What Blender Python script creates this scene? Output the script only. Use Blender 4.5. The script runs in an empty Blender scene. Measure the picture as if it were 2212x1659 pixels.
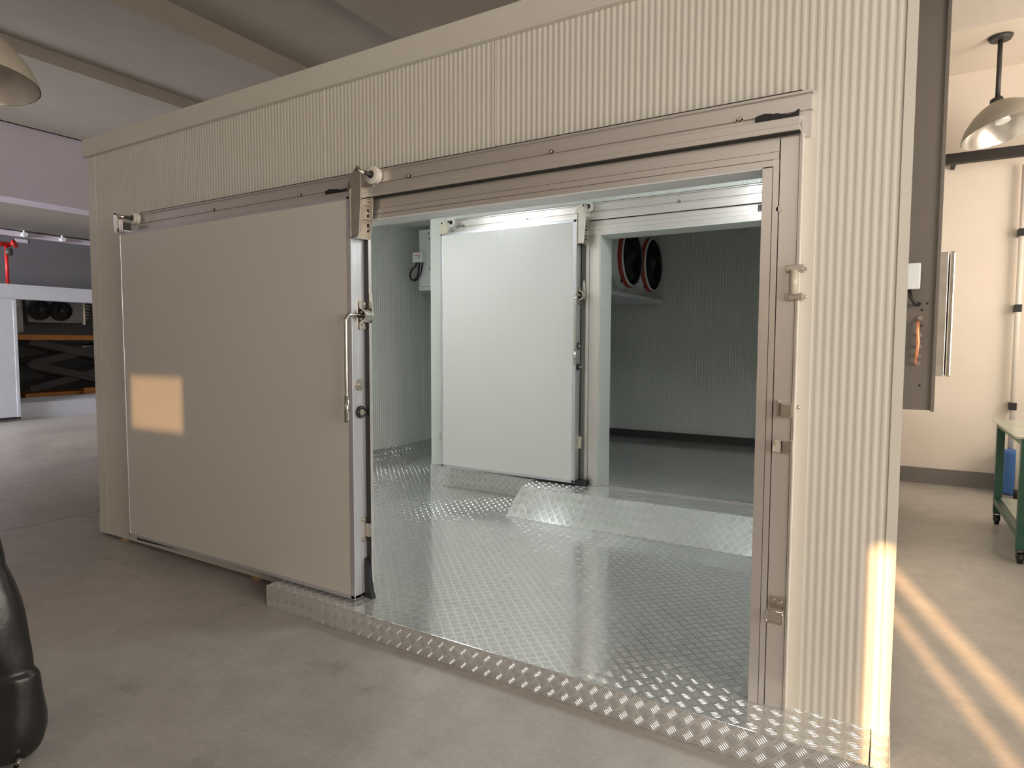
import bpy, bmesh, math, random
from mathutils import Vector, Matrix
random.seed(7)
PI = math.pi
scene = bpy.context.scene
COL = scene.collection

# ------------------------------------------------------------------ camera
cam_d = bpy.data.cameras.new('camera')
cam_d.sensor_width = 36.0
cam_d.lens = 1366.09 / 2212 * 36.0
cam_d.clip_start = 0.05
cam_d.clip_end = 100
cam = bpy.data.objects.new('camera', cam_d)
COL.objects.link(cam)
_yaw, _pit, _rol = 0.5392059, -0.0623121, 0.0035591
_f = Vector((-math.sin(_yaw) * math.cos(_pit), math.cos(_yaw) * math.cos(_pit), math.sin(_pit)))
_r = Vector((math.cos(_yaw), math.sin(_yaw), 0))
_u = _r.cross(_f)
_r2 = _r * math.cos(_rol) + _u * math.sin(_rol)
_u2 = -_r * math.sin(_rol) + _u * math.cos(_rol)
M = Matrix((( _r2.x, _u2.x, -_f.x, -0.0375), (_r2.y, _u2.y, -_f.y, -2.35329), (_r2.z, _u2.z, -_f.z, 1.38548), (0, 0, 0, 1)))
cam.matrix_world = M
scene.camera = cam

# ------------------------------------------------------------------ view, world, sun, added daylight lamps
scene.view_settings.view_transform = 'Standard'
scene.view_settings.look = 'None'
scene.view_settings.gamma = 1
scene.view_settings.use_curve_mapping = False
scene.view_settings.exposure = 0.4

w = bpy.data.worlds.new('sky'); scene.world = w; w.use_nodes = True
bg = w.node_tree.nodes['Background']
bg.inputs[0].default_value = (0.95, 0.80, 0.66, 1)
bg.inputs[1].default_value = 0.5

sun_d = bpy.data.lights.new('sun', 'SUN')
sun_d.energy = 16
sun_d.color = (1.0, 0.56, 0.25)
sun_d.angle = math.radians(0.55)
sun = bpy.data.objects.new('sun', sun_d); COL.objects.link(sun)
sd = Vector((-0.285, 1.0, -0.21)).normalized()          # direction the light travels
sun.rotation_euler = sd.to_track_quat('-Z', 'Y').to_euler()
sun.location = (2, -12, 6)

def area(name, loc, direction, sx, sy, energy, color):
    d = bpy.data.lights.new(name, 'AREA'); d.shape = 'RECTANGLE'; d.size = sx; d.size_y = sy
    d.energy = energy; d.color = color
    o = bpy.data.objects.new(name, d); COL.objects.link(o)
    o.location = loc
    o.rotation_euler = Vector(direction).to_track_quat('-Z', 'Y').to_euler()
    return o
# area lamps added indoors, before closed blinds, standing in for daylight
area('daylight_right', (3.06, -1.6, 2.0), (-1, .1, .06), 4.6, 1.9, 185, (1.0, 0.90, 0.79))
area('daylight_back_right', (3.06, 3.3, 2.5), (-1, .25, .22), 2.4, 1.8, 125, (1.0, 0.85, 0.70))
area('fill_front', (-1.2, -6.85, 3.6), (-.45, 1, 1.1), 3.4, 1.1, 38, (1.0, 0.93, 0.85))  # fill lamp tilted up to brighten the ceiling, no known source
area('daylight_left', (-12.0, -6.85, 2.4), (-.05, 1, -.08), 3.0, 1.6, 350, (0.98, 0.95, 0.97)).data.spread = math.radians(85)

# ------------------------------------------------------------------ materials
def nodes(m): return m.node_tree.nodes, m.node_tree.links
def mat(name, col, rough=0.5, metal=0.0, noise=0.0, nscale=8.0, bump=0.0, bscale=200.0, coat=0.0, stretch=None, spec=0.5, rvar=0.0):
    m = bpy.data.materials.new(name); m.use_nodes = True
    N, L = nodes(m); b = N['Principled BSDF']
    b.inputs['Base Color'].default_value = (*col, 1)
    b.inputs['Roughness'].default_value = rough
    b.inputs['Metallic'].default_value = metal
    b.inputs['Coat Weight'].default_value = coat
    b.inputs['Specular IOR Level'].default_value = spec
    tc = N.new('ShaderNodeTexCoord'); mp = N.new('ShaderNodeMapping')
    L.new(tc.outputs['Object'], mp.inputs[0])
    if stretch: mp.inputs['Scale'].default_value = stretch
    n = N.new('ShaderNodeTexNoise'); n.inputs['Scale'].default_value = nscale; n.inputs['Detail'].default_value = 4
    L.new(mp.outputs[0], n.inputs['Vector'])
    r = N.new('ShaderNodeMapRange'); r.inputs[1].default_value = 0.3; r.inputs[2].default_value = 0.7
    r.inputs[3].default_value = 1 - noise; r.inputs[4].default_value = 1.0 + noise * 0.3
    L.new(n.outputs[0], r.inputs[0])
    h = N.new('ShaderNodeVectorMath'); h.operation = 'SCALE'; h.inputs[0].default_value = col
    L.new(r.outputs[0], h.inputs['Scale']); L.new(h.outputs[0], b.inputs['Base Color'])
    if rvar:
        rr = N.new('ShaderNodeMapRange'); rr.inputs[1].default_value = .3; rr.inputs[2].default_value = .7
        rr.inputs[3].default_value = rough - rvar; rr.inputs[4].default_value = rough + rvar
        L.new(n.outputs[0], rr.inputs[0]); L.new(rr.outputs[0], b.inputs['Roughness'])
    if bump:
        n2 = N.new('ShaderNodeTexNoise'); n2.inputs['Scale'].default_value = bscale; n2.inputs['Detail'].default_value = 3
        L.new(mp.outputs[0], n2.inputs['Vector'])
        bp = N.new('ShaderNodeBump'); bp.inputs['Strength'].default_value = 1; bp.inputs['Distance'].default_value = bump
        L.new(n2.outputs[0], bp.inputs['Height']); L.new(bp.outputs[0], b.inputs['Normal'])
    return m

def math_node(N, L, op, a, b=None, c=None, clamp=False):
    n = N.new('ShaderNodeMath'); n.operation = op; n.use_clamp = clamp
    for i, v in enumerate((a, b, c)):
        if v is None: continue
        if isinstance(v, (int, float)): n.inputs[i].default_value = v
        else: L.new(v, n.inputs[i])
    return n.outputs[0]

def tread_mat(name, col, rough, met=.8, bd=.002):
    """aluminium five-bar tread plate; UV in metres"""
    m = bpy.data.materials.new(name); m.use_nodes = True
    N, L = nodes(m); b = N['Principled BSDF']
    b.inputs['Metallic'].default_value = met
    uv = N.new('ShaderNodeUVMap'); sp = N.new('ShaderNodeSeparateXYZ'); L.new(uv.outputs[0], sp.inputs[0])
    F = lambda op, a, b_=None, c=None, cl=False: math_node(N, L, op, a, b_, c, cl)
    k = 0.70711 / 0.0425
    A = F('MULTIPLY', F('ADD', sp.outputs[0], sp.outputs[1]), k)
    B = F('MULTIPLY', F('SUBTRACT', sp.outputs[0], sp.outputs[1]), k)
    par = F('FLOORED_MODULO', F('ADD', F('FLOOR', A), F('FLOOR', B)), 2.0)
    fa = F('SUBTRACT', F('FRACT', A), 0.5); fb = F('SUBTRACT', F('FRACT', B), 0.5)
    df = F('SUBTRACT', fb, fa)
    s = F('MULTIPLY_ADD', par, df, fa)
    t = F('SUBTRACT', fb, F('MULTIPLY', par, df))
    ph = F('ABSOLUTE', F('SUBTRACT', F('FRACT', F('MULTIPLY_ADD', t, 5.8, 2.5)), 0.5))
    s2 = F('MULTIPLY', s, 2.3)
    wd = F('MULTIPLY', F('SUBTRACT', 1.0, F('MULTIPLY', s2, s2)), 0.36)
    bar = F('MULTIPLY', F('SUBTRACT', wd, ph), 5.0, None, True)
    mask = F('LESS_THAN', F('ABSOLUTE', t), 0.431)
    hgt = F('MULTIPLY', bar, mask)
    bp = N.new('ShaderNodeBump'); bp.inputs['Strength'].default_value = 1.0; bp.inputs['Distance'].default_value = bd
    L.new(hgt, bp.inputs['Height']); L.new(bp.outputs[0], b.inputs['Normal'])
    tc = N.new('ShaderNodeTexCoord')
    n = N.new('ShaderNodeTexNoise'); n.inputs['Scale'].default_value = 3.0; n.inputs['Detail'].default_value = 6
    L.new(tc.outputs['Object'], n.inputs['Vector'])
    r = N.new('ShaderNodeMapRange'); r.inputs[1].default_value = .3; r.inputs[2].default_value = .7
    r.inputs[3].default_value = rough * 0.75; r.inputs[4].default_value = rough * 1.35
    L.new(n.outputs[0], r.inputs[0])
    L.new(F('SUBTRACT', r.outputs[0], F('MULTIPLY', hgt, rough * 0.3)), b.inputs['Roughness'])
    c = N.new('ShaderNodeVectorMath'); c.operation = 'SCALE'; c.inputs[0].default_value = col
    L.new(F('MULTIPLY_ADD', n.outputs[0], 0.2, 0.88), c.inputs['Scale']); L.new(c.outputs[0], b.inputs['Base Color'])
    return m

def concrete_mat():
    m = bpy.data.materials.new('concrete_floor'); m.use_nodes = True
    N, L = nodes(m); b = N['Principled BSDF']
    tc = N.new('ShaderNodeTexCoord')
    F = lambda op, a, b_=None, c=None, cl=False: math_node(N, L, op, a, b_, c, cl)
    def noise(sc, det, dist=0.0):
        n = N.new('ShaderNodeTexNoise'); n.inputs['Scale'].default_value = sc; n.inputs['Detail'].default_value = det
        n.inputs['Distortion'].default_value = dist
        L.new(tc.outputs['Object'], n.inputs['Vector']); return n.outputs[0]
    n1 = noise(0.7, 5, .4); n2 = noise(7, 6); n3 = noise(5.5, 9, .6); n4 = noise(45, 3)
    r = N.new('ShaderNodeValToRGB'); e = r.color_ramp.elements
    e[0].position = .3; e[0].color = (0.33, 0.312, 0.288, 1); e[1].position = .72; e[1].color = (0.53, 0.505, 0.475, 1)
    L.new(F('ADD', F('MULTIPLY', n1, .6), F('MULTIPLY', n2, .4)), r.inputs[0])
    # small dark stains and pits
    st = N.new('ShaderNodeMapRange'); st.inputs[1].default_value = .63; st.inputs[2].default_value = .70
    st.inputs[3].default_value = 1.0; st.inputs[4].default_value = .85
    L.new(n3, st.inputs[0])
    ct = F('MULTIPLY', st.outputs[0], F('MULTIPLY_ADD', n4, .34, .83))
    # sawn joints at x = -5.6 and y = 3.55
    sp = N.new('ShaderNodeSeparateXYZ'); L.new(tc.outputs['Object'], sp.inputs[0])
    jx = F('LESS_THAN', F('ABSOLUTE', F('ADD', sp.outputs[0], F('MULTIPLY_ADD', n2, .03, 5.585))), .010)
    jy = F('LESS_THAN', F('ABSOLUTE', F('SUBTRACT', sp.outputs[1], 3.55)), .003)
    j = F('SUBTRACT', 1.0, F('MULTIPLY', F('MAXIMUM', jx, jy), .55))
    v = N.new('ShaderNodeVectorMath'); v.operation = 'SCALE'
    L.new(r.outputs[0], v.inputs[0]); L.new(F('MULTIPLY', ct, j), v.inputs['Scale']); L.new(v.outputs[0], b.inputs['Base Color'])
    rr = N.new('ShaderNodeMapRange'); rr.inputs[1].default_value = .3; rr.inputs[2].default_value = .7
    rr.inputs[3].default_value = .28; rr.inputs[4].default_value = .5
    L.new(n1, rr.inputs[0]); L.new(rr.outputs[0], b.inputs['Roughness'])
    bp = N.new('ShaderNodeBump'); bp.inputs['Distance'].default_value = .0015; bp.inputs['Strength'].default_value = .6
    L.new(n2, bp.inputs['Height']); L.new(bp.outputs[0], b.inputs['Normal'])
    return m

def emit(name, col, s):
    m = bpy.data.materials.new(name); m.use_nodes = True
    b = m.node_tree.nodes['Principled BSDF']
    b.inputs['Base Color'].default_value = (*col, 1)
    b.inputs['Emission Color'].default_value = (*col, 1); b.inputs['Emission Strength'].default_value = s
    return m

MT = {}
MT['concrete'] = concrete_mat()
MT['plaster'] = mat('cream_plaster', (.80, .73, .65), .55, noise=.05, nscale=2, bump=.0004, bscale=60)
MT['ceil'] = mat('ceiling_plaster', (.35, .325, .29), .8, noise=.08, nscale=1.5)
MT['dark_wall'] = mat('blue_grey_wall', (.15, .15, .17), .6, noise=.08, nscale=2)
MT['lav_wall'] = mat('pale_wall', (.64, .585, .68), .6, noise=.05, nscale=2)
MT['skirt'] = mat('grey_skirting_paint', (.20, .185, .175), .45, noise=.06)
MT['panel'] = mat('cream_white_coated_steel', (.72, .695, .63), .30, noise=.015, nscale=2.5)
MT['panel_in'] = mat('white_green_coated_steel', (.72, .75, .72), .34, noise=.03, nscale=2.5)
MT['trim'] = mat('cream_folded_trim', (.71, .685, .62), .33, noise=.03)
MT['door'] = mat('white_coated_door_skin', (.66, .64, .59), .28, noise=.01, nscale=1.2)
MT['door_in'] = mat('grey_white_door_skin', (.74, .75, .73), .32, noise=.03, nscale=1.2)
MT['alu'] = mat('brushed_aluminium', (.76, .73, .70), .38, .78, noise=.06, nscale=6, bump=.00012, bscale=300, stretch=(.06, 1, 1), rvar=.05)
MT['alu_v'] = mat('brushed_aluminium_upright', (.76, .73, .70), .38, .78, noise=.06, nscale=6, bump=.00012, bscale=300, stretch=(1, 1, .05), rvar=.05)
MT['alu_edge'] = mat('anodised_door_edge', (.70, .70, .74), .38, .75, noise=.04, nscale=6, stretch=(1, 1, .1))
MT['steel'] = mat('polished_stainless', (.66, .62, .56), .20, 1.0, noise=.08, nscale=20, rvar=.06)
MT['steel_s'] = mat('satin_stainless', (.64, .60, .54), .33, 1.0, noise=.08, nscale=15, rvar=.06)
MT['rubber'] = mat('black_rubber', (.018, .018, .02), .45, noise=.2, nscale=30)
MT['gap'] = mat('dark_groove', (.03, .027, .024), .8)
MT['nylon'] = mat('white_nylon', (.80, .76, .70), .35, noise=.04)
MT['nylon_cream'] = mat('cream_nylon', (.62, .58, .46), .35, noise=.05)
MT['tread'] = tread_mat('tread_plate_floor', (.88, .89, .88), .15, .72, .0022)
MT['tread_out'] = tread_mat('tread_plate_step', (.74, .71, .67), .32, .75, .0018)
MT['white'] = mat('white_powder_coat', (.74, .77, .78), .35, noise=.03)
MT['grey_paint'] = mat('dark_grey_powder_coat', (.155, .135, .118), .5, noise=.05, nscale=4)
MT['black'] = mat('black_plastic', (.012, .012, .013), .4)
MT['blackgloss'] = mat('black_glossy_film', (.014, .014, .015), .34, noise=.3, nscale=6, bump=.006, bscale=9)
MT['red'] = mat('red_paint', (.55, .02, .02), .4, noise=.1)
MT['orange'] = mat('orange_red_tape', (.42, .045, .02), .5, noise=.15)
MT['copper'] = mat('copper_braid', (.85, .36, .20), .35, .6, noise=.2, nscale=60)
MT['green'] = mat('green_enamel', (.018, .085, .055), .35, noise=.2, nscale=8)
MT['glass_green'] = mat('pale_green_plate', (.42, .47, .38), .15, noise=.1)
MT['blue'] = mat('blue_plastic', (.07, .19, .52), .5, noise=.1)
MT['wood'] = mat('pine_wood', (.60, .40, .16), .6, noise=.2, nscale=30)
MT['lampw'] = mat('enamel_lamp_shade', (.52, .48, .40), .4, noise=.04)
MT['lamp_in'] = mat('polished_lamp_reflector', (.70, .68, .65), .25, .85, noise=.05)
MT['lift_o'] = mat('orange_lift_paint', (.40, .15, .02), .45, noise=.2)
MT['wrap'] = mat('clear_wrapping_film', (.55, .56, .54), .3, noise=.25, nscale=12, bump=.01, bscale=10)
MT['room2'] = mat('white_panel_far_room', (.62, .66, .74), .35, noise=.03)
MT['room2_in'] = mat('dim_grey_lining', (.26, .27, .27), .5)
MT['motor'] = mat('dark_grey_motor', (.05, .05, .05), .5)
MT['yellow'] = mat('yellow_label', (.75, .55, .08), .5)
MT['rust'] = mat('dark_brown_rail', (.02, .017, .014), .6)
MT['frame_w'] = mat('window_frame_paint', (.5, .48, .45), .5)
MT['led'] = emit('lamp_diffuser_glow', (.98, 1.0, 1.0), 36)

# ------------------------------------------------------------------ builders
class MB:
    """collects shapes in world coordinates, builds them as ONE mesh object"""
    def __init__(s): s.bm = bmesh.new(); s.uvl = s.bm.loops.layers.uv.new('UVMap')
    def quad(s, pts):
        vs = [s.bm.verts.new(p) for p in pts]; return s.bm.faces.new(vs)
    def box(s, x0, x1, y0, y1, z0, z1, bev=0.0, rot=None):
        x0, x1 = sorted((x0, x1)); y0, y1 = sorted((y0, y1)); z0, z1 = sorted((z0, z1))
        r = bmesh.ops.create_cube(s.bm, size=1)
        c = Vector(((x0+x1)/2, (y0+y1)/2, (z0+z1)/2))
        for v in r['verts']:
            p = Vector((v.co.x*(x1-x0), v.co.y*(y1-y0), v.co.z*(z1-z0)))
            if rot is not None: p = rot @ p
            v.co = p + c
        if bev > 0:
            es = list({e for v in r['verts'] for e in v.link_edges})
            bmesh.ops.bevel(s.bm, geom=es, offset=bev, segments=2, affect='EDGES', profile=.6)
        return s
    def cyl(s, p0, p1, r0, r1=None, n=20, cap=True):
        p0 = Vector(p0); p1 = Vector(p1); r1 = r0 if r1 is None else r1
        d = p1 - p0; q = d.to_track_quat('Z', 'Y').to_matrix()
        a = []; b = []
        for i in range(n):
            t = 2*PI*i/n; e = Vector((math.cos(t), math.sin(t), 0))
            a.append(s.bm.verts.new(p0 + q @ (e*r0))); b.append(s.bm.verts.new(p1 + q @ (e*r1)))
        for i in range(n):
            f = s.bm.faces.new((a[i], a[(i+1) % n], b[(i+1) % n], b[i])); f.smooth = True
        if cap: s.bm.faces.new(a[::-1]); s.bm.faces.new(b)
        return s
    def lathe(s, c, axis, prof, n=32, a0=0.0, a1=2*PI):
        """prof: (radius, height along axis)"""
        c = Vector(c); q = Vector(axis).to_track_quat('Z', 'Y').to_matrix()
        full = abs(a1 - a0 - 2*PI) < 1e-4; m_ = n if full else n + 1
        rings = []
        for r, h in prof:
            rings.append([s.bm.verts.new(c + q @ Vector((r*math.cos(a0+(a1-a0)*i/n), r*math.sin(a0+(a1-a0)*i/n), h))) for i in range(m_)])
        for a, b in zip(rings, rings[1:]):
            for i in range(n if full else n):
                j = (i+1) % m_
                if a[i].co == a[j].co: continue
                try:
                    f = s.bm.faces.new((a[i], a[j], b[j], b[i])); f.smooth = True
                except ValueError: pass
        return s
    def tube(s, pts, r, n=12, cap=True):
        pts = [Vector(p) for p in pts]; rings = []; up = None
        rs = r if isinstance(r, (list, tuple)) else [r]*len(pts)
        for i, p in enumerate(pts):
            d = (pts[min(i+1, len(pts)-1)] - pts[max(i-1, 0)]).normalized()
            if up is None: up = d.orthogonal().normalized()
            up = (up - d*up.dot(d)).normalized(); sd_ = d.cross(up)
            rings.append([s.bm.verts.new(p + (up*math.cos(2*PI*k/n) + sd_*math.sin(2*PI*k/n))*rs[i]) for k in range(n)])
        for a, b in zip(rings, rings[1:]):
            for k in range(n):
                f = s.bm.faces.new((a[k], a[(k+1) % n], b[(k+1) % n], b[k])); f.smooth = True
        if cap: s.bm.faces.new(rings[0][::-1]); s.bm.faces.new(rings[-1])
        return s
    def prism(s, outline, o, u, v, depth):
        """outline (a,b) in plane o + a*u + b*v, extruded by vector depth"""
        o = Vector(o); u = Vector(u); v = Vector(v); d = Vector(depth)
        a = [s.bm.verts.new(o + u*p[0] + v*p[1]) for p in outline]
        b = [s.bm.verts.new(x.co + d) for x in a]
        n = len(a)
        s.bm.faces.new(a[::-1]); s.bm.faces.new(b)
        for i in range(n): s.bm.faces.new((a[i], a[(i+1) % n], b[(i+1) % n], b[i]))
        return s
    def torus(s, c, axis, R, r, n=40, k=6):
        pts = []; q = Vector(axis).to_track_quat('Z', 'Y').to_matrix(); c = Vector(c); rings = []
        for i in range(n):
            t = 2*PI*i/n; e = q @ Vector((math.cos(t), math.sin(t), 0)); z = q @ Vector((0, 0, 1))
            rings.append([s.bm.verts.new(c + e*(R + r*math.cos(2*PI*j/k)) + z*(r*math.sin(2*PI*j/k))) for j in range(k)])
        for i in range(n):
            a = rings[i]; b = rings[(i+1) % n]
            for j in range(k):
                f = s.bm.faces.new((a[j], b[j], b[(j+1) % k], a[(j+1) % k])); f.smooth = True
        return s
    def ribs(s, plane, a0, a1, z0, z1, w0, sgn, pitch=.025, amp=.0011, flat_box=None):
        """rib sheet: plane 'y' -> runs along x at y=w0 ; 'x' -> runs along y at x=w0; sgn = outward normal sign"""
        n = max(2, int((a1-a0)/pitch*8)); prev = None
        for i in range(n+1):
            a = a0 + (a1-a0)*i/n
            e = amp*math.cos(2*PI*a/pitch)
            e = max(-amp*.75, min(amp*.75, e*1.8))
            wv = w0 + sgn*(e - amp*.75)
            p = (a, wv) if plane == 'y' else (wv, a)
            lo = s.bm.verts.new((p[0], p[1], z0)); hi = s.bm.verts.new((p[0], p[1], z1))
            if prev:
                f = s.bm.faces.new((prev[0], lo, hi, prev[1])); f.smooth = True
            prev = (lo, hi)
        return s
    def build(s, name, m, parent=None, loc=None, fixn=True):
        if fixn: bmesh.ops.recalc_face_normals(s.bm, faces=s.bm.faces)
        # uv in metres by dominant axis
        for f in s.bm.faces:
            n = f.normal; ax = max(range(3), key=lambda i: abs(n[i]))
            for l in f.loops:
                c = l.vert.co
                l[s.uvl].uv = (c.x, c.y) if ax == 2 else ((c.x, c.z) if ax == 1 else (c.y, c.z))
        base = Vector((0, 0, 0))
        if parent is not None: base = parent.matrix_base
        elif loc is not None: base = Vector(loc)
        else:
            xs = [v.co for v in s.bm.verts]
            base = Vector(((min(v.x for v in xs)+max(v.x for v in xs))/2, (min(v.y for v in xs)+max(v.y for v in xs))/2, min(v.z for v in xs)))
        for v in s.bm.verts: v.co -= base
        me = bpy.data.meshes.new(name); s.bm.to_mesh(me); s.bm.free()
        me.materials.append(MT[m] if isinstance(m, str) else m)
        o = bpy.data.objects.new(name, me); COL.objects.link(o)
        if parent is not None: o.parent = parent.ob
        else: o.location = base
        return Ref(o, base)
class Ref:
    def __init__(s, ob, base): s.ob = ob; s.matrix_base = base
def thing(name, label, cat, loc, group=None):
    o = bpy.data.objects.new(name, None); COL.objects.link(o); o.location = loc
    o.empty_display_size = .1
    o['label'] = label; o['category'] = cat
    if group: o['group'] = group
    return Ref(o, Vector(loc))
def tag(r, label, cat, group=None):
    r.ob['label'] = label; r.ob['category'] = cat
    if group: r.ob['group'] = group
    return r
def struct(name, mb, m, kw=None):
    r = mb.build(name, m); r.ob['kind'] = 'structure'; return r
def plabel(r, t): r.ob['label'] = t; return r

# ------------------------------------------------------------------ hall (setting)
_fl = MB().box(-15.6, 4.3, -7.3, 9.3, -.1, 0).build('floor', 'concrete', loc=(0, 0, 0)); _fl.ob['kind'] = 'structure'
# ceiling: slab with stepped concrete bays running away from the camera
cm = MB()
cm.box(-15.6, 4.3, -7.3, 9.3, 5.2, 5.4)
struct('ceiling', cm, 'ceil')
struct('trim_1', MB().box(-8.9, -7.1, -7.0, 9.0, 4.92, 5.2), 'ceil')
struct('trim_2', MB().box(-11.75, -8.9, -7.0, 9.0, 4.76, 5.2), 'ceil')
struct('trim_3', MB().box(-5.3, -3.6, -7.0, 5.2, 5.06, 5.2), 'ceil')
# beam above the far bay on the left
struct('trim_4', MB().box(-12.3, -11.8, -7.0, 9.0, 3.63, 4.76), 'lav_wall')
struct('trim_5', MB().box(-15.3, -12.3, -7.0, 9.0, 3.63, 3.8), 'ceil')
struct('trim_6', MB().box(-15.14, -15.05, -7.0, 9.0, 3.50, 3.60), 'lav_wall')
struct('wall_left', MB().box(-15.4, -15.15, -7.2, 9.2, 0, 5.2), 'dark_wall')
struct('wall_back', MB().box(-5.5, 3.4, 5.243, 5.45, 0, 5.2), 'plaster')
struct('trim_7', MB().box(-1.0, 3.2, 4.2, 5.243, 4.0, 5.2), 'plaster')
struct('wall_back_left', MB().box(-15.4, -5.5, 9.0, 9.2, 0, 5.2), 'plaster')
struct('wall_side_left', MB().box(-5.6, -5.5, 5.45, 9.0, 0, 5.2), 'plaster')
struct('baseboard_back', MB().box(-2.0, 3.2, 5.225, 5.243, 0, .156), 'skirt')
# right wall with two window openings, framed, and closed by added blinds further down
def wall_with_holes(name, plane, w0, w1, a0, a1, z1, holes, m):
    mb = MB(); cuts = sorted(set([a0, a1] + [h[0] for h in holes] + [h[1] for h in holes]))
    for p, q in zip(cuts, cuts[1:]):
        zs = [(0, z1)]
        for h in holes:
            if h[0] <= p + 1e-6 and h[1] >= q - 1e-6:
                ns = []
                for (u, v) in zs:
                    if h[2] >= v or h[3] <= u: ns.append((u, v)); continue
                    if h[2] > u: ns.append((u, h[2]))
                    if h[3] < v: ns.append((h[3], v))
                zs = ns
        for (u, v) in zs:
            if plane == 'x': mb.box(w0, w1, p, q, u, v)
            else: mb.box(p, q, w0, w1, u, v)
    return struct(name, mb, m)
wall_with_holes('wall_right', 'x', 3.2, 3.4, -7.0, 5.243, 5.2, [(-3.75, 1.75, 1.05, 2.95), (2.1, 4.5, 1.0, 3.4)], 'plaster')
# sun slots: stripes at y=0 map to y=-7 by +1.995 in x and +1.47 in z
S_ = [(0.572, 0.722), (0.392, 0.505), (-0.054, 0.045)]
sx = [(a+1.995, b+1.995) for a, b in S_]
holes = [(a, b, 1.28, 2.235) for a, b in sx] + [(-2.27, -1.66, 2.29, 2.66), (-3.0, .6, 3.0, 4.2), (-14.2, -10.6, 1.6, 3.2)]
wall_with_holes('wall_front', 'y', -7.2, -7.0, -15.4, 3.4, 5.2, holes, 'plaster')
def window_frame(name, plane, w, a0, a1, z0, z1, nm):
    mb = MB(); t = .05
    def b(p, q, u, v):
        if plane == 'x': mb.box(w, w+.06, p, q, u, v)
        else: mb.box(p, q, w, w+.06, u, v)
    b(a0, a1, z0, z0+t); b(a0, a1, z1-t, z1); b(a0, a0+t, z0+t, z1-t); b(a1-t, a1, z0+t, z1-t)
    for i in range(1, nm): c = a0+(a1-a0)*i/nm; b(c-t/2, c+t/2, z0+t, z1-t)
    struct(name, mb, 'frame_w')
window_frame('window_1', 'x', 3.26, -3.75, 1.75, 1.05, 2.95, 5)
window_frame('window_2', 'x', 3.26, 2.1, 4.5, 1.0, 3.4, 3)
lv = MB()
for i in range(24): lv.box(-2.27+.025*i+.005, -2.27+.025*i+.022, -7.12, -7.10, 2.29, 2.66)
struct('sun_slats', lv, 'frame_w')  # unseen slats added to weaken and soften the sun patch on the door
window_frame('added_window_3', 'y', -7.12, -3.0, .6, 3.0, 4.2, 4)  # unseen frame added to go with the front fill lamp
window_frame('window_4', 'y', -7.12, -14.2, -10.6, 1.6, 3.2, 4)
struct('added_blind_1', MB().box(3.17, 3.19, -3.8, 1.8, 1.0, 3.0), 'nylon')  # unseen blinds added inside the right windows to stop sun leaking in
struct('added_blind_2', MB().box(3.17, 3.19, 2.05, 4.55, .95, 3.45), 'nylon')
struct('added_blind_3', MB().box(-3.0, .6, -7.05, -7.03, 3.0, 4.2), 'nylon')  # unseen opaque blinds added to close the front openings against the sun
struct('added_blind_4', MB().box(-14.2, -10.6, -7.05, -7.03, 1.6, 3.2), 'nylon')

# ------------------------------------------------------------------ main cold room shell
XL, XR, YB, H = -4.93, 0.0, 4.93, 2.8
FZ = .113                     # level of the tread plate floor
JL, JR, OZ = -2.372, -.425, 1.995
cold = thing('cold_room', 'large cream walk-in cold room of finely ribbed panels filling the photo', 'cold room', (-2.46, 2.4, 0))
mb = MB()
mb.box(XL, JL, .003, .1, .018, 2.69); mb.ribs('y', -4.83, JL, .16, 2.69, 0, -1)
mb.box(XL, -4.83, -.002, .003, .018, 2.69)
mb.box(-4.83, JL, -.003, .003, .018, .16)
mb.box(JR, XR, .003, .1, FZ, 2.69); mb.box(JR, -.27, 0, .003, FZ, 2.226); mb.ribs('y', -.27, -.03, FZ, 2.69, 0, -1)
mb.box(-.03, XR, -.002, .003, FZ, 2.69)
mb.box(JL, JR, .003, .078, OZ, 2.69); mb.ribs('y', JL, JR, OZ, 2.69, 0, -1); mb.ribs('y', JR, -.27, 2.226, 2.69, 0, -1)
mb.build('front_wall', 'panel', cold)
mb = MB()
mb.box(XL-.02, XR, -.022, -.008, 2.69, H); mb.box(XL-.02, XR, -.026, .0, 2.682, 2.692, .002)
mb.box(XL-.02, XL, -.008, YB, 2.69, H)
mb.build('top_trim', 'trim', cold)
MB().box(XL-.006, -4.83, -.006, 0, .018, .15).box(XL-.006, XL, 0, .1, .018, .15).build('corner_trim', 'trim', cold)
mb = MB(); mb.box(XL, XL+.097, .1, YB, .018, 2.69); mb.ribs('x', .1, YB-.1, FZ, 2.7, XL+.1, 1, .03); mb.build('left_side_wall', 'panel_in', cold)
mb = MB(); mb.box(XR-.097, XR, .1, YB, FZ, 2.69); mb.ribs('x', .1, YB-.1, FZ, 2.7, XR-.1, -1, .03); mb.build('right_side_wall', 'panel_in', cold)
mb = MB(); mb.box(XL+.1, XR-.1, YB-.097, YB, FZ, 2.69); mb.ribs('y', XL+.1, XR-.1, FZ, 2.7, YB-.1, -1, .03); mb.build('rear_wall', 'panel_in', cold)
MB().box(XL, XR, -.008, YB, 2.7, 2.795).build('roof_panel', 'panel_in', cold)
# seams between panels on the front
for x in (-2.578, -1.535): MB().box(x, x+.003, -.0015, .002, 2.25, 2.69).build('panel_seam', 'trim', cold)
# floor of tread plate: outer sheet strip and lobby floor
MB().box(XL+.1, XR-.1, .1, YB-.1, .02, FZ).build('lobby_floor_plate', 'tread', cold)
mb = MB(); mb.box(XL+.1, XL+.103, .1, YB-.1, FZ, .235); mb.build('side_kick_plate', 'tread', cold)
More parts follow.
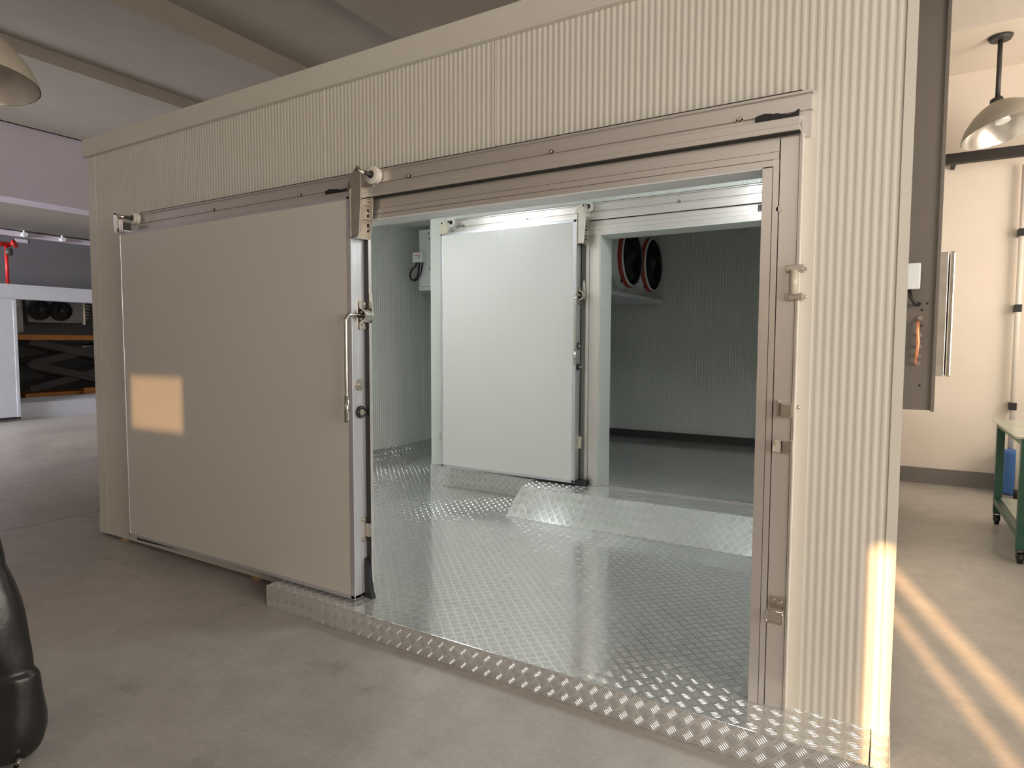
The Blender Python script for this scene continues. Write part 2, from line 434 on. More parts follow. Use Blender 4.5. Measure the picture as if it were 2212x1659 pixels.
# step plate in front of the doorway
stp = MB(); stp.box(-2.826, -2.402, -.215, .1, 0, FZ, .003).box(-2.400, -.052, -.215, .1, 0, FZ+.0005, .003).box(-.050, .004, -.215, .1, 0, FZ, .003)
r = stp.build('step_plate', 'tread', cold)
for x, nme in ((-4.62, 'a'), (-3.2, 'b')):
    tag(MB().box(x-.03, x+.03, -.004, .09, 0, .017).build('wood_shim', 'wood'),
        'thin yellow wooden shim under the %s' % ('cold room wall at its left corner' if nme == 'a' else 'cold room wall beside the step plate'), 'wood shim', None)

# ------------------------------------------------------------------ outer door frame (head, jambs, hardware)
fr = thing('door_frame', 'brushed aluminium frame around the large outer doorway', 'door frame', (-1.3, 0, FZ))
def jamb(sgn, xin, xmid, xout, name):
    mb = MB()
    mb.box(xin, xin+sgn*.006, -.034, .105, FZ+.001, 1.985)                 # inner return
    mb.box(xin, xmid-sgn*.020, -.036, -.012, FZ+.001, 1.985)             # inner strip
    mb.box(xmid-sgn*.018, xmid, -.034, -.012, FZ+.001, 2.0115)
    mb.box(xmid+sgn*.003, xout-sgn*.008, -.028, -.001, FZ+.001, 2.085)
    mb.box(xout-sgn*.006, xout, -.033, -.001, FZ+.001, 2.085)
    mb.box(xin+sgn*.007, xout, -.014, -.001, FZ+.001, 1.985)
    return mb.build(name, 'alu_v', fr)
jamb(1, -.434, -.382, -.314, 'jamb')
jamb(-1, -2.360, -2.412, -2.480, 'jamb')
mb = MB()
mb.box(-2.48, -.383, -.028, -.001, 2.038, 2.085); mb.box(-2.42, -.383, -.034, -.001, 2.012, 2.035)
mb.box(-2.41, -.4, -.036, -.001, 1.989, 2.0095)
mb.build('head_rail', 'alu', fr)
MB().box(-2.359, -.435, -.034, .082, 1.983, 1.989).build('head_lining', 'white', fr)
MB().box(-2.41, -.4, -.0325, -.005, 2.0095, 2.012).box(-2.3, -.39, -.027, -.005, 2.035, 2.038).build('groove', 'gap', fr)
MB().box(-.3135, -.3095, -.036, -.001, FZ+.001, 2.085).build('edge_strip', 'nylon', fr)  # white strip puts the bright lit line of the jamb edge into colour
MB().box(-.3817, -.3793, -.026, -.005, FZ+.002, 2.03).box(-.4018, -.4002, -.032, -.005, FZ+.002, 2.0).build('groove', 'gap', fr)
# small rubber buffers
MB().cyl((-.434, -.01, 1.86), (-.449, -.01, 1.86), .012).build('buffer_stud', 'steel_s', fr)
MB().cyl((-.378, -.028, 1.845), (-.378, -.034, 1.845), .010).build('buffer_stud', 'steel_s', fr)
HW0 = len(bpy.data.objects)
_before = set(bpy.data.objects)
# roller keeper on right jamb (upper)
kp = MB()
for z0 in (1.632, 1.538):
    kp.box(-.352, -.300, -.075, -.056, z0, z0+.022, .002); kp.box(-.304, -.296, -.075, -.01, z0, z0+.022, .002)
kp = kp.build('roller_keeper', 'steel_s', fr)
MB().cyl((-.325, -.078, 1.556), (-.325, -.078, 1.636), .014).build('keeper_roller', 'nylon_cream', kp)
mb = MB()
for z0 in (1.643, 1.549):
    mb.cyl((-.342, -.075, z0), (-.342, -.080, z0), .006, n=10).cyl((-.298, -.035, z0), (-.288, -.035, z0), .005, n=8)
mb.build('keeper_screw', 'steel', kp)
# latch block
lb = MB().box(-.366, -.358, -.085, -.056, 1.145, 1.200, .002).box(-.352, -.318, -.092, -.056, 1.142, 1.192, .004).cyl((-.312, -.03, 1.175), (-.298, -.03, 1.175), .006, n=10).build('latch_block', 'steel', fr)
# bent catch
cb = MB()
cb.box(-.345, -.316, -.070, -.056, 1.018, 1.062, .001)
cb.prism([(0, 0), (0, .04), (.028, .05), (.028, .008)], (-.345, -.062, 1.018), (-1, -.75, 0), (0, 0, 1), (0, -.002, 0))
cb.box(-.320, -.314, -.078, -.056, 1.016, 1.064, .001).cyl((-.325, -.07, 1.052), (-.325, -.079, 1.052), .004, n=8).cyl((-.325, -.07, 1.027), (-.325, -.079, 1.027), .004, n=8)
cb.build('bent_catch', 'steel', fr)
# lower floor guide hook
hk = MB()
hk.box(-.374, -.322, -.062, -.056, .470, .514, .002)
hk = hk.build('hook_keeper', 'steel_s', fr)
lp = MB(); pts = [(-.326, -.064, .476), (-.326, -.10, .474), (-.372, -.10, .474), (-.378, -.10, .468), (-.378, -.10, .440), (-.372, -.10, .434), (-.330, -.10, .432), (-.324, -.10, .438), (-.324, -.10, .466), (-.330, -.10, .474)]
lp.tube(pts, .0035, 8); lp.box(-.376, -.326, -.098, -.094, .436, .472, .001); lp.build('keeper_loop', 'steel', hk)
MB().cyl((-.362, -.062, .499), (-.362, -.068, .499), .0085, n=14).cyl((-.338, -.062, .494), (-.338, -.068, .494), .0085, n=14).build('keeper_screw', 'steel', hk)

for _o in set(bpy.data.objects) - _before:
    if _o.parent == fr.ob: _o.location.y += .028
# ------------------------------------------------------------------ sliding track (profile extruded along x)
def wave_notch(name, parent, x0, x1, z0, z1, y):
    n = 14; o = [(0, 0)]
    top = []
    for i in range(n+1):
        t = i/n; h = (.72 + .28*math.sin(PI*min(1, t*2.2))) if t < .45 else (.95 - .55*math.sin(PI*(t-.45)/.55*.72) + .55*max(0, (t-.72)/.28)**2*.8)
        top.append((t*(x1-x0), (z1-z0)*max(.3, min(1.05, h))))
    out = [(0, 0), (x1-x0, 0)] + top[::-1]
    return MB().prism(out, (x0, y, z0), (1, 0, 0), (0, 0, 1), (0, .02, 0)).build(name, 'rubber', parent)
def track(parent, x0, x1, yf, zt, sgn=-1, mt='alu', bolts=(), xr=None, notches=(), lip=True):
    """yf = wall face; the track stands toward -y"""
    mb = MB(); s = 1
    xr = x1-.028 if xr is None else xr
    mb.box(x0, x1, yf-.022, yf-.001, zt-.148, zt-.004)                 # back plate
    mb.box(x0, x1, yf-.034, yf-.001, zt-.012, zt-.004)                 # top lip
    mb.box(x0, x1, yf-.030, yf-.001, zt-.066, zt-.060)                 # rib
    mb.box(x0, xr, yf-.052, yf-.022, zt-.092, zt-.078, .002)           # rolling ledge
    mb.box(x0, xr, yf-.060, yf-.030, zt-.136, zt-.090, .002)           # rail face
    mb.box(x0, xr, yf-.062, yf-.030, zt-.118, zt-.114)
    t = mb.build('rail', mt, parent)
    g = MB(); g.box(x0, xr, yf-.0345, yf-.001, zt-.0045, zt-.001); g.box(x0, xr, yf-.024, yf-.020, zt-.079, zt-.075); g.box(x0, xr, yf-.056, yf-.03, zt-.140, zt-.136)
    g.build('shadow_gap', 'gap', parent)
    for bx in bolts:
        b = MB(); b.cyl((bx, yf-.022, zt-.062), (bx, yf-.030, zt-.062), .012, n=16).cyl((bx, yf-.030, zt-.062), (bx, yf-.042, zt-.062), .0075, n=6)
        b.build('bolt', 'steel', parent)
    for a, b_ in notches: wave_notch('stop_notch', parent, a, b_, zt-.092, zt-.068, yf-.0625)
trk = thing('door_track', 'long brushed aluminium sliding track above the large outer door', 'door track', (-2.3, 0, 2.08))
track(trk, -4.24, -.29, 0, 2.226, bolts=(-3.463, -2.727, -1.991, -1.246, -.515), notches=((-2.507, -2.353), (-.458, -.322)), xr=-.318)

# ------------------------------------------------------------------ sliding door builder
def bolt_head(mb, c, ax, r=.007, d=.006):
    c = Vector(c); a = Vector(ax); mb.cyl(c, c+a*d, r, n=6); mb.cyl(c, c+a*.0015, r*1.5, n=14)
def hanger(parent, x, yf, yb, zt, flip=1, name='hanger', zl=.303):
    """channel bracket on the closing edge of the door. x = door edge face, yf/yb = front/back flange y, zt = top z"""
    f = flip; L_ = zl
    prof = [(.018*f, 0), (.055*f, 0), (.062*f, .02), (.074*f, .15), (.076*f, .25), (.076*f, .305), (.072*f, L_-.01), (.062*f, L_), (.050*f, L_), (.040*f, L_-.01), (-.002*f, .262), (-.012*f, .240), (-.012*f, .226), (.018*f, .226)]
    mb = MB()
    z0 = zt - L_
    mb.prism(prof, (x, yf, z0), (1, 0, 0), (0, 0, 1), (0, .004, 0))
    mb.prism([(.003*f, 0), (.050*f, 0), (.058*f, .02), (.070*f, .15), (.074*f, .25), (.074*f, .305), (.060*f, L_), (.045*f, L_), (.030*f, .29), (.003*f, .25)], (x, yb-.004, z0), (1, 0, 0), (0, 0, 1), (0, .004, 0))
    mb.box(x+.015*f, x+.019*f, yf, yf+.01, z0, z0+.22)
    mb.box(x+.001*f, x+.006*f, yf, yb, z0, zt-.075)                    # web against the door edge
    mb.box(x+.001*f, x+.036*f, yf, yb, z0, z0+.004)
    h = mb.build(name, 'steel_s', parent)
    cy = (yf+yb)/2
    g = MB()
    for za, zb in ((z0+.035, z0+.075), (z0+.105, z0+.145)):
        g.box(x+.034*f, x+.046*f, yb-.0055, yb-.0035, za, zb, .0008)
    g.build('slot', 'gap', h)
    b = MB()
    for z in (z0+.052, z0+.125, z0+.185): bolt_head(b, (x+.040*f, yb-.004, z), (0, -1, 0))
    b.build('hanger_bolt', 'steel', h)
    b = MB()
    for z in (z0+.088, z0+.155): b.cyl((x+.05*f, yf+.002, z), (x+.05*f, yb-.002, z), .0022, n=8)
    px, pz = x+.058*f, zt-.022
    b.cyl((px, yf+.002, pz), (px, yb+.002, pz), .011)
    b.cyl((px, yf-.005, pz), (px, yf, pz), .012, n=18)
    b.build('pivot_pin', 'steel', h)
    MB().cyl((px, yf-.0055, pz), (px, yf-.0045, pz), .006, n=6).build('socket', 'gap', h)
    return h, px, pz
def roller(parent, x, y0, z, r=.043):
    """grooved nylon wheel on axis along y from y0"""
    mb = MB(); mb.lathe((x, y0, z), (0, 1, 0), [(.012, 0), (r*.9, 0), (r, .003), (r, .010), (r*.78, .016), (r*.78, .024), (r*.95, .029), (r*.95, .036), (.012, .037)], 32)
    w = mb.build('roller', 'nylon', parent)
    MB().cyl((x, y0-.040, z), (x, y0+.030, z), .0085).cyl((x, y0-.001, z), (x, y0+.002, z), .019).build('axle', 'motor', w)
    return w

# outer sliding door, pushed open to the left
DX0, DX1, DY0, DY1, DZ0, DZ1 = -4.30, -2.265, -.132, -.046, .122, 2.088
door = thing('sliding_door', 'large cream sliding door pushed open to the left of the doorway', 'door', ((DX0+DX1)/2, -.1, DZ0))
MB().box(DX0+.004, DX1-.004, DY0+.002, DY1, DZ0+.004, DZ1-.004).build('door_panel', 'door', door)
mb = MB()
mb.box(DX0, DX0+.012, DY0, DY1+.002, DZ0, DZ1, .002)
mb.box(DX0, DX1, DY0, DY1+.002, DZ1-.016, DZ1, .003)
mb.box(DX0, DX1, DY0, DY1+.002, DZ0, DZ0+.020, .002)
mb.box(DX1-.030, DX1, DY0, DY1+.002, DZ0, DZ1, .004)
mb.build('edge_trim', 'alu_edge', door)
MB().box(DX1, DX1+.0015, (DY0+DY1)/2-.001, (DY0+DY1)/2+.001, DZ0+.01, DZ1-.01).build('edge_strip', 'alu_v', door)
# gasket: strip on the back face at the closing side, flared at the foot, and bottom sweep
mb = MB()
mb.box(DX1-.03, DX1+.024, DY1+.002, DY1+.008, DZ0+.02, 1.90, .002)
mb.prism([(-.06, 0), (.052, 0), (.040, .03), (.030, .08), (.024, .15), (.001, .2), (.001, .008), (-.06, .008)], (DX1, DY1-.02, FZ+.003), (1, 0, 0), (0, 0, 1), (0, .027, 0))
mb.build('side_gasket', 'rubber', door)
mb = MB()
mb.prism([(0, 0), (0, .024), (1.95, .024), (1.95, .0), (1.3, .012), (.6, .016), (.12, .001)], (DX0+.05, DY0+.022, DZ0-.004-.022), (1, 0, 0), (0, 0, 1), (0, .018, 0))
mb.build('bottom_gasket', 'rubber', door)
h, px, pz = hanger(door, DX1, -.142, -.052, 2.217, zl=.328)
roller(h, px+.012, -.066, 2.192, .043)
# left hanger
h2 = MB()
h2.prism([(0, 0), (.018, 0), (.030, .03), (.030, .10), (.012, .135), (-.004, .14), (-.012, .12), (-.012, .02)], (DX0+.0, -.156, 2.085), (1, 0, 0), (0, 0, 1), (0, .004, 0))
h2.box(DX0+.012, DX0+.075, -.150, -.146, 2.092, 2.16).box(DX0+.02, DX0+.10, -.150, -.07, 2.088, 2.096)
h2 = h2.build('hanger', 'steel', door)
MB().cyl((DX0+.006, -.16, 2.205), (DX0+.006, -.155, 2.205), .007, n=12).box(DX0+.03, DX0+.07, -.144, -.09, 2.098, 2.15, .004).build('clamp_block', 'motor', h2)
MB().cyl((DX0+.02, -.15, 2.19), (DX0+.02, -.05, 2.19), .012).build('pivot_pin', 'steel', h2)
roller(h2, DX0+.05, -.075, 2.188, .040)
# lever handle
def lever(parent, x, yb, zc, yfront, zbot, r=.010, s=1.0):
    lv = MB(); n = 8; pts = [(x+.03*s, yb+.02, zc)]
    R_ = .035*s
    pts.append((x+.03*s, yfront+R_, zc))
    for i in range(1, n+1):
        t = PI/2*i/n; pts.append((x+.03*s, yfront+R_-R_*math.sin(t), zc-R_+R_*math.cos(t)))
    pts += [(x+.03*s, yfront, zbot+.12*s), (x+.03*s, yfront, zbot+.1199*s)]
    lv.tube(pts, r, 14)
    lv.cyl((x+.03*s, yfront, zbot+.125*s), (x+.03*s, yfront, zbot), r*1.28, n=18)
    l = lv.build('lever_handle', 'steel', parent)
    # bracket: plate + saddle
    br = MB(); w_ = .042*s
    pl = MB()
    y0 = yb-.018*s; y1 = yb+.024*s
    br.box(x, x+.004, y0-.006, y1, zc-.070*s, zc+.070*s, .001)
    prof = []
    m_ = 12
    outer = [(0.006, -.070*s), (.010*s, -.070*s), (.012*s, -.045*s)]
    for i in range(m_+1):
        t = -PI/2 + PI*i/m_
        outer.append((.012*s+.038*s*math.cos(t), .038*s*math.sin(t)))
    outer += [(.012*s, .045*s), (.010*s, .070*s), (0.006, .070*s), (.006, .042*s)]
    inner = []
    for i in range(m_+1):
        t = PI/2 - PI*i/m_
        inner.append((.010*s+.033*s*math.cos(t), .033*s*math.sin(t)))
    outer += inner + [(.006, -.042*s)]
    br.prism(outer, (x, y0, zc), (1, 0, 0), (0, 0, 1), (0, y1-y0, 0))
    b = br.build('handle_bracket', 'steel', parent)
    sc = MB()
    for z in (zc-.058*s, zc+.058*s):
        for y in (y0+.010*s, y1-.010*s): bolt_head(sc, (x+.010*s, y, z), (1, 0, 0), .005*s, .003)
    sc.build('bracket_screw', 'steel_s', b)
    sp = MB()
    sp.prism([(-.012*s, -.035*s), (.010*s, -.035*s), (.014*s, 0), (.010*s, .06*s), (.004*s, .120*s), (-.002*s, .124*s), (-.006*s, .110*s), (-.014*s, .04*s)], (x+.032*s, y1+.006, zc), (1, .0, 0), (0, 0, 1), (0, .010*s, 0))
    sp.build('locking_blade', 'steel', parent)
lever(door, DX1, -.070, 1.524, -.200, 1.016)
k1 = MB().cyl((DX1, -.085, 1.186), (DX1+.006, -.085, 1.186), .030, n=28).cyl((DX1+.006, -.085, 1.186), (DX1+.018, -.085, 1.186), .013, .010, n=20)
k1.build('lock_rosette', 'steel_s', door)
k2 = MB().cyl((DX1, -.082, 1.052), (DX1+.008, -.082, 1.052), .031, n=28).build('release_plate', 'black', door)
MB().cyl((DX1+.008, -.082, 1.052), (DX1+.014, -.082, 1.052), .016, n=20).cyl((DX1+.012, -.082, 1.052), (DX1+.034, -.082, 1.052), .004, n=10).build('release_pin', 'steel', k2)
mb = MB()
for dy, dz in ((0, .024), (0, -.024), (-.022, 0)): mb.cyl((DX1+.008, -.082+dy, 1.052+dz), (DX1+.010, -.082+dy, 1.052+dz), .003, n=8)
mb.build('plate_screw', 'steel', k2)
lg = MB()
for z in (.400, .500): lg.box(DX1, DX1+.004, -.085, -.050, z, z+.024, .001)
lg.box(DX1, DX1+.004, -.064, -.050, .42, .505, .001).box(DX1+.002, DX1+.028, -.058, -.052, .425, .492, .001).box(DX1+.024, DX1+.030, -.058, -.040, .425, .492, .002)
lg = lg.build('guide_bracket', 'steel_s', door)
mb = MB(); bolt_head(mb, (DX1+.004, -.070, .412), (1, 0, 0), .007); bolt_head(mb, (DX1+.004, -.070, .512), (1, 0, 0), .007)
mb.build('bracket_bolt', 'steel', lg)
# small receiver tabs at the left edge of the door
MB().box(DX0-.030, DX0, -.11, -.09, .60, .63, .002).box(DX0-.008, DX0, -.12, -.09, .49, .53, .002).build('edge_tab', 'nylon', door)

# ------------------------------------------------------------------ inner partition, frame, track, ramp, door
PY = 2.175
IZ = .295          # raised inner floor
part = cold
OX0, OX1, OT = -1.945, -.55, 2.215
mb = MB()
mb.box(-3.60, OX0, PY, PY+.16, IZ, 2.7)
mb.box(OX1, -.1, PY, PY+.16, IZ, 2.7)
mb.box(OX0, OX1, PY+.003, PY+.16, OT, 2.7); mb.ribs('y', -3.30, -.12, 2.35, 2.7, PY, -1, .03, .0012)
mb.box(-3.60, -3.5, PY+.16, 4.83, IZ, 2.7)
mb.build('partition_wall', 'panel_in', part)
MB().box(-3.605, OX0, PY-.006, PY-.001, FZ+.001, IZ-.003).build('kick_plate', 'tread', part)
fl = MB().box(-3.60, -.1, PY+.0, 4.83, FZ+.001, IZ).box(-3.55, -.15, PY-.0, PY+.16, IZ, IZ+.003)
plabel(fl.build('raised_floor', 'tread', part), 'raised tread plate floor of the inner room')
MB().box(-3.5, -.1, 4.79, 4.829, IZ, IZ+.085).build('rear_skirting', 'motor', part)  # tread plate lying in shade; the shade is put into its dark colour
# threshold shelf + ramp
rp = MB()
rp.prism([(1.595, FZ+.001), (1.83, IZ), (PY-.01, IZ), (PY-.01, FZ+.001)], (-2.45, 0, 0), (0, 1, 0), (0, 0, 1), (2.2, 0, 0))
rp.prism([(1.98, FZ+.02), (1.99, IZ), (PY-.01, IZ), (PY-.01, FZ+.02)], (-2.47, 0, 0), (0, 1, 0), (0, 0, 1), (.02, 0, 0))
tag(rp.build('ramp', 'tread'), 'sloping silver tread plate ramp up to the inner doorway', 'ramp')
ifr = thing('door_frame', 'pale aluminium frame around the smaller inner doorway', 'door frame', (-1.3, PY, IZ))
mb = MB()
for a, b_, y in ((-2.060, -2.035, .05), (-2.033, -2.000, .045), (-1.998, -1.975, .055), (-1.972, -1.945, .062)):
    mb.box(a, b_, PY-y, PY-.001, IZ+.002, 2.214)
mb.box(-1.951, -1.945, PY-.06, PY+.165, IZ+.002, 2.215); mb.box(-.55, -.544, PY-.06, PY+.165, IZ+.002, 2.215); mb.box(-.55, -.43, PY-.05, PY-.001, IZ+.002, 2.215)
mb.build('jamb', 'alu_v', ifr)
mb = MB(); mb.box(-2.06, -.43, PY-.045, PY-.001, 2.285, 2.322); mb.box(-2.06, -.43, PY-.055, PY-.001, 2.252, 2.283); mb.box(-2.06, -.43, PY-.062, PY-.001, 2.215, 2.250); mb.build('head_rail', 'alu', ifr)
MB().box(-1.945, -.55, PY-.06, PY+.165, 2.209, 2.215).box(-1.945, -1.940, PY-.055, PY+.165, IZ+.002, 2.209).build('lining', 'panel_in', ifr)
MB().box(-2.06, -.43, PY-.056, PY-.01, 2.250, 2.252).box(-2.06, -.43, PY-.050, PY-.01, 2.283, 2.285).box(-2.034, -2.033, PY-.046, PY-.01, IZ, 2.25).box(-1.975, -1.972, PY-.05, PY-.01, IZ, 2.25).build('groove', 'gap', ifr)
MB().box(-1.94, -.55, PY-.03, PY-.015, IZ+.0025, IZ+.008).box(-1.94, -.55, PY-.01, PY, IZ+.0025, IZ+.008).build('sill_bead', 'alu', ifr)
it = thing('door_track', 'short brushed aluminium sliding track above the inner door', 'door track', (-2.0, PY, 2.30))
track(it, -3.30, -.45, PY, 2.462, bolts=(-3.22, -2.60, -1.36, -.80))
IX0, IX1, IY0, IY1, IZ0, IZ1 = -3.385, -2.100, 2.035, 2.115, .318, 2.330
d2 = thing('sliding_door', 'smaller pale inner sliding door standing open inside the cold room', 'door', ((IX0+IX1)/2, 2.07, IZ0))
MB().box(IX0+.004, IX1-.004, IY0+.002, IY1, IZ0+.004, IZ1-.004).build('door_panel', 'door_in', d2)
mb = MB()
mb.box(IX0, IX0+.022, IY0, IY1+.002, IZ0, IZ1, .002); mb.box(IX0, IX1, IY0, IY1+.002, IZ1-.022, IZ1, .002)
mb.box(IX0, IX1, IY0, IY1+.002, IZ0, IZ0+.022, .002); mb.box(IX1-.028, IX1, IY0, IY1+.002, IZ0, IZ1, .003)
mb.build('edge_trim', 'alu_edge', d2)
mb = MB(); mb.box(IX1-.03, IX1+.004, IY1+.002, IY1+.012, IZ0, 2.28, .002)
mb.prism([(0, .022), (0, .002), (1.25, -.018), (1.33, -.019), (1.325, .022)], (IX0+.04, IY1-.06, IZ0-.003), (1, 0, 0), (0, 0, 1), (0, .07, 0))
mb.build('gasket', 'rubber', d2)
hh, px, pz = hanger(d2, IX1, IY0-.006, IY1+.006, 2.445, zl=.30)
roller(hh, px+.002, IY1-.01, 2.43, .036)
hb = MB()
hb.prism([(0, 0), (.07, 0), (.085, .02), (.085, .05), (.055, .098), (.025, .115), (.006, .11), (-.006, .09), (-.006, .0)], (IX0+.0, IY0-.006, IZ1-.005), (1, 0, 0), (0, 0, 1), (0, .004, 0))
hb = hb.build('hanger', 'nylon_cream', d2)
MB().cyl((IX0+.022, IY0-.008, IZ1+.085), (IX0+.022, IY0-.005, IZ1+.085), .009, n=12).build('pivot_pin', 'motor', hb)
roller(hb, IX0+.10, IY0+.02, IZ1+.09, .034)
lever(d2, IX1, 2.08, 1.76, 1.965, 1.235, .009, .95)
q1 = MB().cyl((IX1, 2.075, 1.375), (IX1+.006, 2.075, 1.375), .028, n=24).build('lock_rosette', 'motor', d2)
MB().cyl((IX1+.006, 2.075, 1.375), (IX1+.018, 2.075, 1.375), .012, n=16).build('lock_knob', 'steel_s', q1)
q2 = MB().cyl((IX1, 2.075, 1.215), (IX1+.006, 2.075, 1.215), .028, n=24).build('release_plate', 'black', d2)
MB().cyl((IX1+.006, 2.075, 1.215), (IX1+.03, 2.075, 1.215), .006, n=12).build('release_pin', 'steel_s', q2)
mb = MB().box(IX1, IX1+.004, 2.06, 2.11, .57, .60, .001).box(IX1, IX1+.004, 2.06, 2.11, .66, .69, .001).box(IX1+.003, IX1+.028, 2.08, 2.10, .585, .675, .001)
mb.build('guide_bracket', 'nylon_cream', d2)
MB().box(IX0-.035, IX0, 2.06, 2.075, .545, .605, .003).box(IX0-.012, IX0, 2.06, 2.075, .64, .685, .002).build('edge_tab', 'steel_s', d2)
# thin tapered white marks on the inner door skin
MB().prism([(0, 0), (.026, 0), (.022, .10), (.010, .26), (.003, .10)], (-2.80, IY0+.0015, .345), (1, 0, 0), (0, 0, 1), (0, -.0006, 0)).prism([(0, 0), (.07, 0), (.045, -.05), (.036, -.11), (.028, -.09), (.018, -.04)], (-2.80, IY0+.0015, 2.30), (1, 0, 0), (0, 0, 1), (0, -.0006, 0)).build('white_mark', 'white', d2)

# ------------------------------------------------------------------ unit coolers
def fan(parent, c, r, ax=Vector((1, 0, 0)), tape=True, wires=True, sm='white', a_tape=(0.15*PI, 1.05*PI)):
    """axial fan facing +x"""
    c = Vector(c)
    f = MB(); f.lathe(c, ax, [(r*1.25, .0), (r*1.16, .02), (r*1.08, .045), (r*1.04, .08), (r*1.035, .10), (r*.99, .10), (r*.98, .03)], 40)
    sh = f.build('fan_shroud', sm, parent, fixn=True)
    MB().cyl(c+ax*.004, c+ax*.012, r*.98, n=36).lathe(c, ax, [(r*.972, .012), (r*.978, .092)], 40).build('fan_cavity', 'black', sh)
    bl = MB()
    for k in range(5):
        a = 2*PI*k/5; q = ax.to_track_quat('Z', 'Y').to_matrix()
        pts = [(r*.22, a-.25, .02), (r*.22, a+.25, .045), (r*.9, a+.50, .060), (r*.92, a+.0, .022)]
        bl.quad([c + q @ Vector((p[0]*math.cos(p[1]), p[0]*math.sin(p[1]), p[2])) for p in pts])
    bl.build('fan_blade', 'motor', sh, fixn=False)
    MB().cyl(c+ax*.02, c+ax*.085, r*.23, n=24).build('fan_motor', 'motor', sh)
    if wires:
        g = MB()
        for i, k in enumerate((.30, .44, .58, .72, .86, .99)):
            g.torus(c + ax*(.125 - .025*k*k), ax, r*k, .0022, 40, 5)
        q = ax.to_track_quat('Z', 'Y').to_matrix()
        for k in range(12):
            a = 2*PI*k/12; e = q @ Vector((math.cos(a), math.sin(a), 0))
            g.tube([c+ax*.125+e*r*.25, c+ax*.115+e*r*.7, c+ax*.095+e*r*1.02], .0018, 5)
        g.build('fan_grille', 'black', sh)
    else:
        g = MB()
        for k in (.35, .6, .85, 1.0): g.torus(c + ax*.11, ax, r*k, .005, 24, 4)
        g.build('fan_grille', 'black', sh)
    if tape:
        MB().lathe(c, ax, [(r*1.085, .046), (r*1.09, .05), (r*1.065, .084), (r*1.06, .086)], 30, a_tape[0], a_tape[1]).build('heater_band', 'orange', sh)
    return sh
uc = thing('unit_cooler', 'white ceiling cooler with two large black fans in the dim inner room', 'air cooler', (-2.55, 3.95, 1.862))
MB().box(-2.90, -2.38, 3.13, 4.75, 1.90, 2.66, .004).build('housing', 'white', uc)
mb = MB(); mb.box(-2.90, -2.30, 3.12, 4.757, 1.862, 1.900, .003)
tr = mb.build('drip_tray', 'white', uc)
mb = MB(); mb.cyl((-2.36, 3.28, 1.862), (-2.36, 3.28, 1.850), .028, n=8); mb.cyl((-2.36, 3.28, 1.85), (-2.36, 3.28, 1.825), .018)
mb.build('drain_fitting', 'nylon', uc)
for y in (3.75, 4.40): fan(uc, (-2.38, y, 2.255), .272, a_tape=(0, 2*PI))
for y in (3.53, 4.18):
    mb = MB(); mb.tube([(-2.34, y+.05, 2.0), (-2.24, y-.20, 1.985)], .0035, 6); mb.cyl((-2.24, y-.20, 1.97), (-2.24, y-.20, 2.0), .007, n=8); mb.tube([(-2.30, y-.02, 2.05), (-2.25, y-.14, 1.99)], .002, 5)
    mb.build('grille_stay', 'black', uc)
for y in (3.4, 3.9, 4.4): MB().cyl((-2.30, y, 1.88), (-2.297, y, 1.88), .005, n=8).build('tray_screw', 'motor', uc)

uc2 = thing('unit_cooler', 'white end of a ceiling cooler with junction box in the left passage', 'air cooler', (-4.2, 3.9, 1.99))
MB().box(-4.61, -4.05, 3.25, 4.70, 2.03, 2.655, .004).build('housing', 'white', uc2)
MB().box(-4.61, -3.95, 3.245, 4.70, 1.985, 2.028, .003).build('drip_tray', 'white', uc2)
for x in (-4.5, -4.2): MB().box(x, x+.04, 3.3, 3.34, 2.655, 2.70).build('ceiling_bracket', 'steel_s', uc2)
fan(uc2, (-4.05, 3.98, 2.34), .26, tape=False)
for x, z in ((-4.47, 2.61), (-4.46, 2.55), (-4.46, 2.22)): MB().cyl((x, 3.245, z), (x, 3.25, z), .007, n=8).build('case_screw', 'motor', uc2)
jb = MB().box(-4.655, -4.505, 3.19, 3.25, 2.295, 2.405, .006).build('junction_box', 'white', uc2)
MB().box(-4.625, -4.545, 3.1885, 3.19, 2.365, 2.372).build('warning_stripe', 'red', jb)
mb = MB(); mb.prism([(0, 0), (.02, 0), (.01, .022)], (-4.615, 3.19, 2.332), (1, 0, 0), (0, 0, 1), (0, -.0015, 0)); mb.build('warning_triangle', 'yellow', jb)
mb = MB()
for i in range(3): mb.box(-4.585, -4.548, 3.1885, 3.19, 2.336+i*.008, 2.339+i*.008)
mb.build('label_lines', 'motor', jb)
mb = MB()
mb.tube([(-4.61, 3.21, 2.295), (-4.62, 3.2, 2.25), (-4.665, 3.2, 2.225), (-4.69, 3.2, 2.19), (-4.70, 3.2, 2.15), (-4.685, 3.2, 2.115), (-4.655, 3.2, 2.10), (-4.62, 3.2, 2.108), (-4.592, 3.2, 2.145), (-4.575, 3.2, 2.20), (-4.57, 3.21, 2.29)], .011, 8)
mb.tube([(-4.66, 3.2, 2.10), (-4.63, 3.2, 2.09), (-4.595, 3.2, 2.105), (-4.56, 3.2, 2.145), (-4.54, 3.2, 2.20), (-4.525, 3.21, 2.29)], .008, 8)
mb.build('power_cable', 'black', jb)

# ------------------------------------------------------------------ lamps inside the cold room
def bulkhead(x, y, label, en=None):
    t = thing('ceiling_lamp', label, 'lamp', (x, y, 2.62), )
    MB().box(x-.11, x+.11, y-.32, y+.32, 2.665, 2.70, .01).build('lamp_base', 'white', t)
    MB().box(x-.085, x+.085, y-.29, y+.29, 2.62, 2.665, .02).build('diffuser', 'led', t)
bulkhead(-.72, 1.18, 'glowing white ceiling lamp inside the cold room, above the ramp')
bulkhead(-3.3, .95, 'glowing white ceiling lamp inside the cold room, before the inner door')

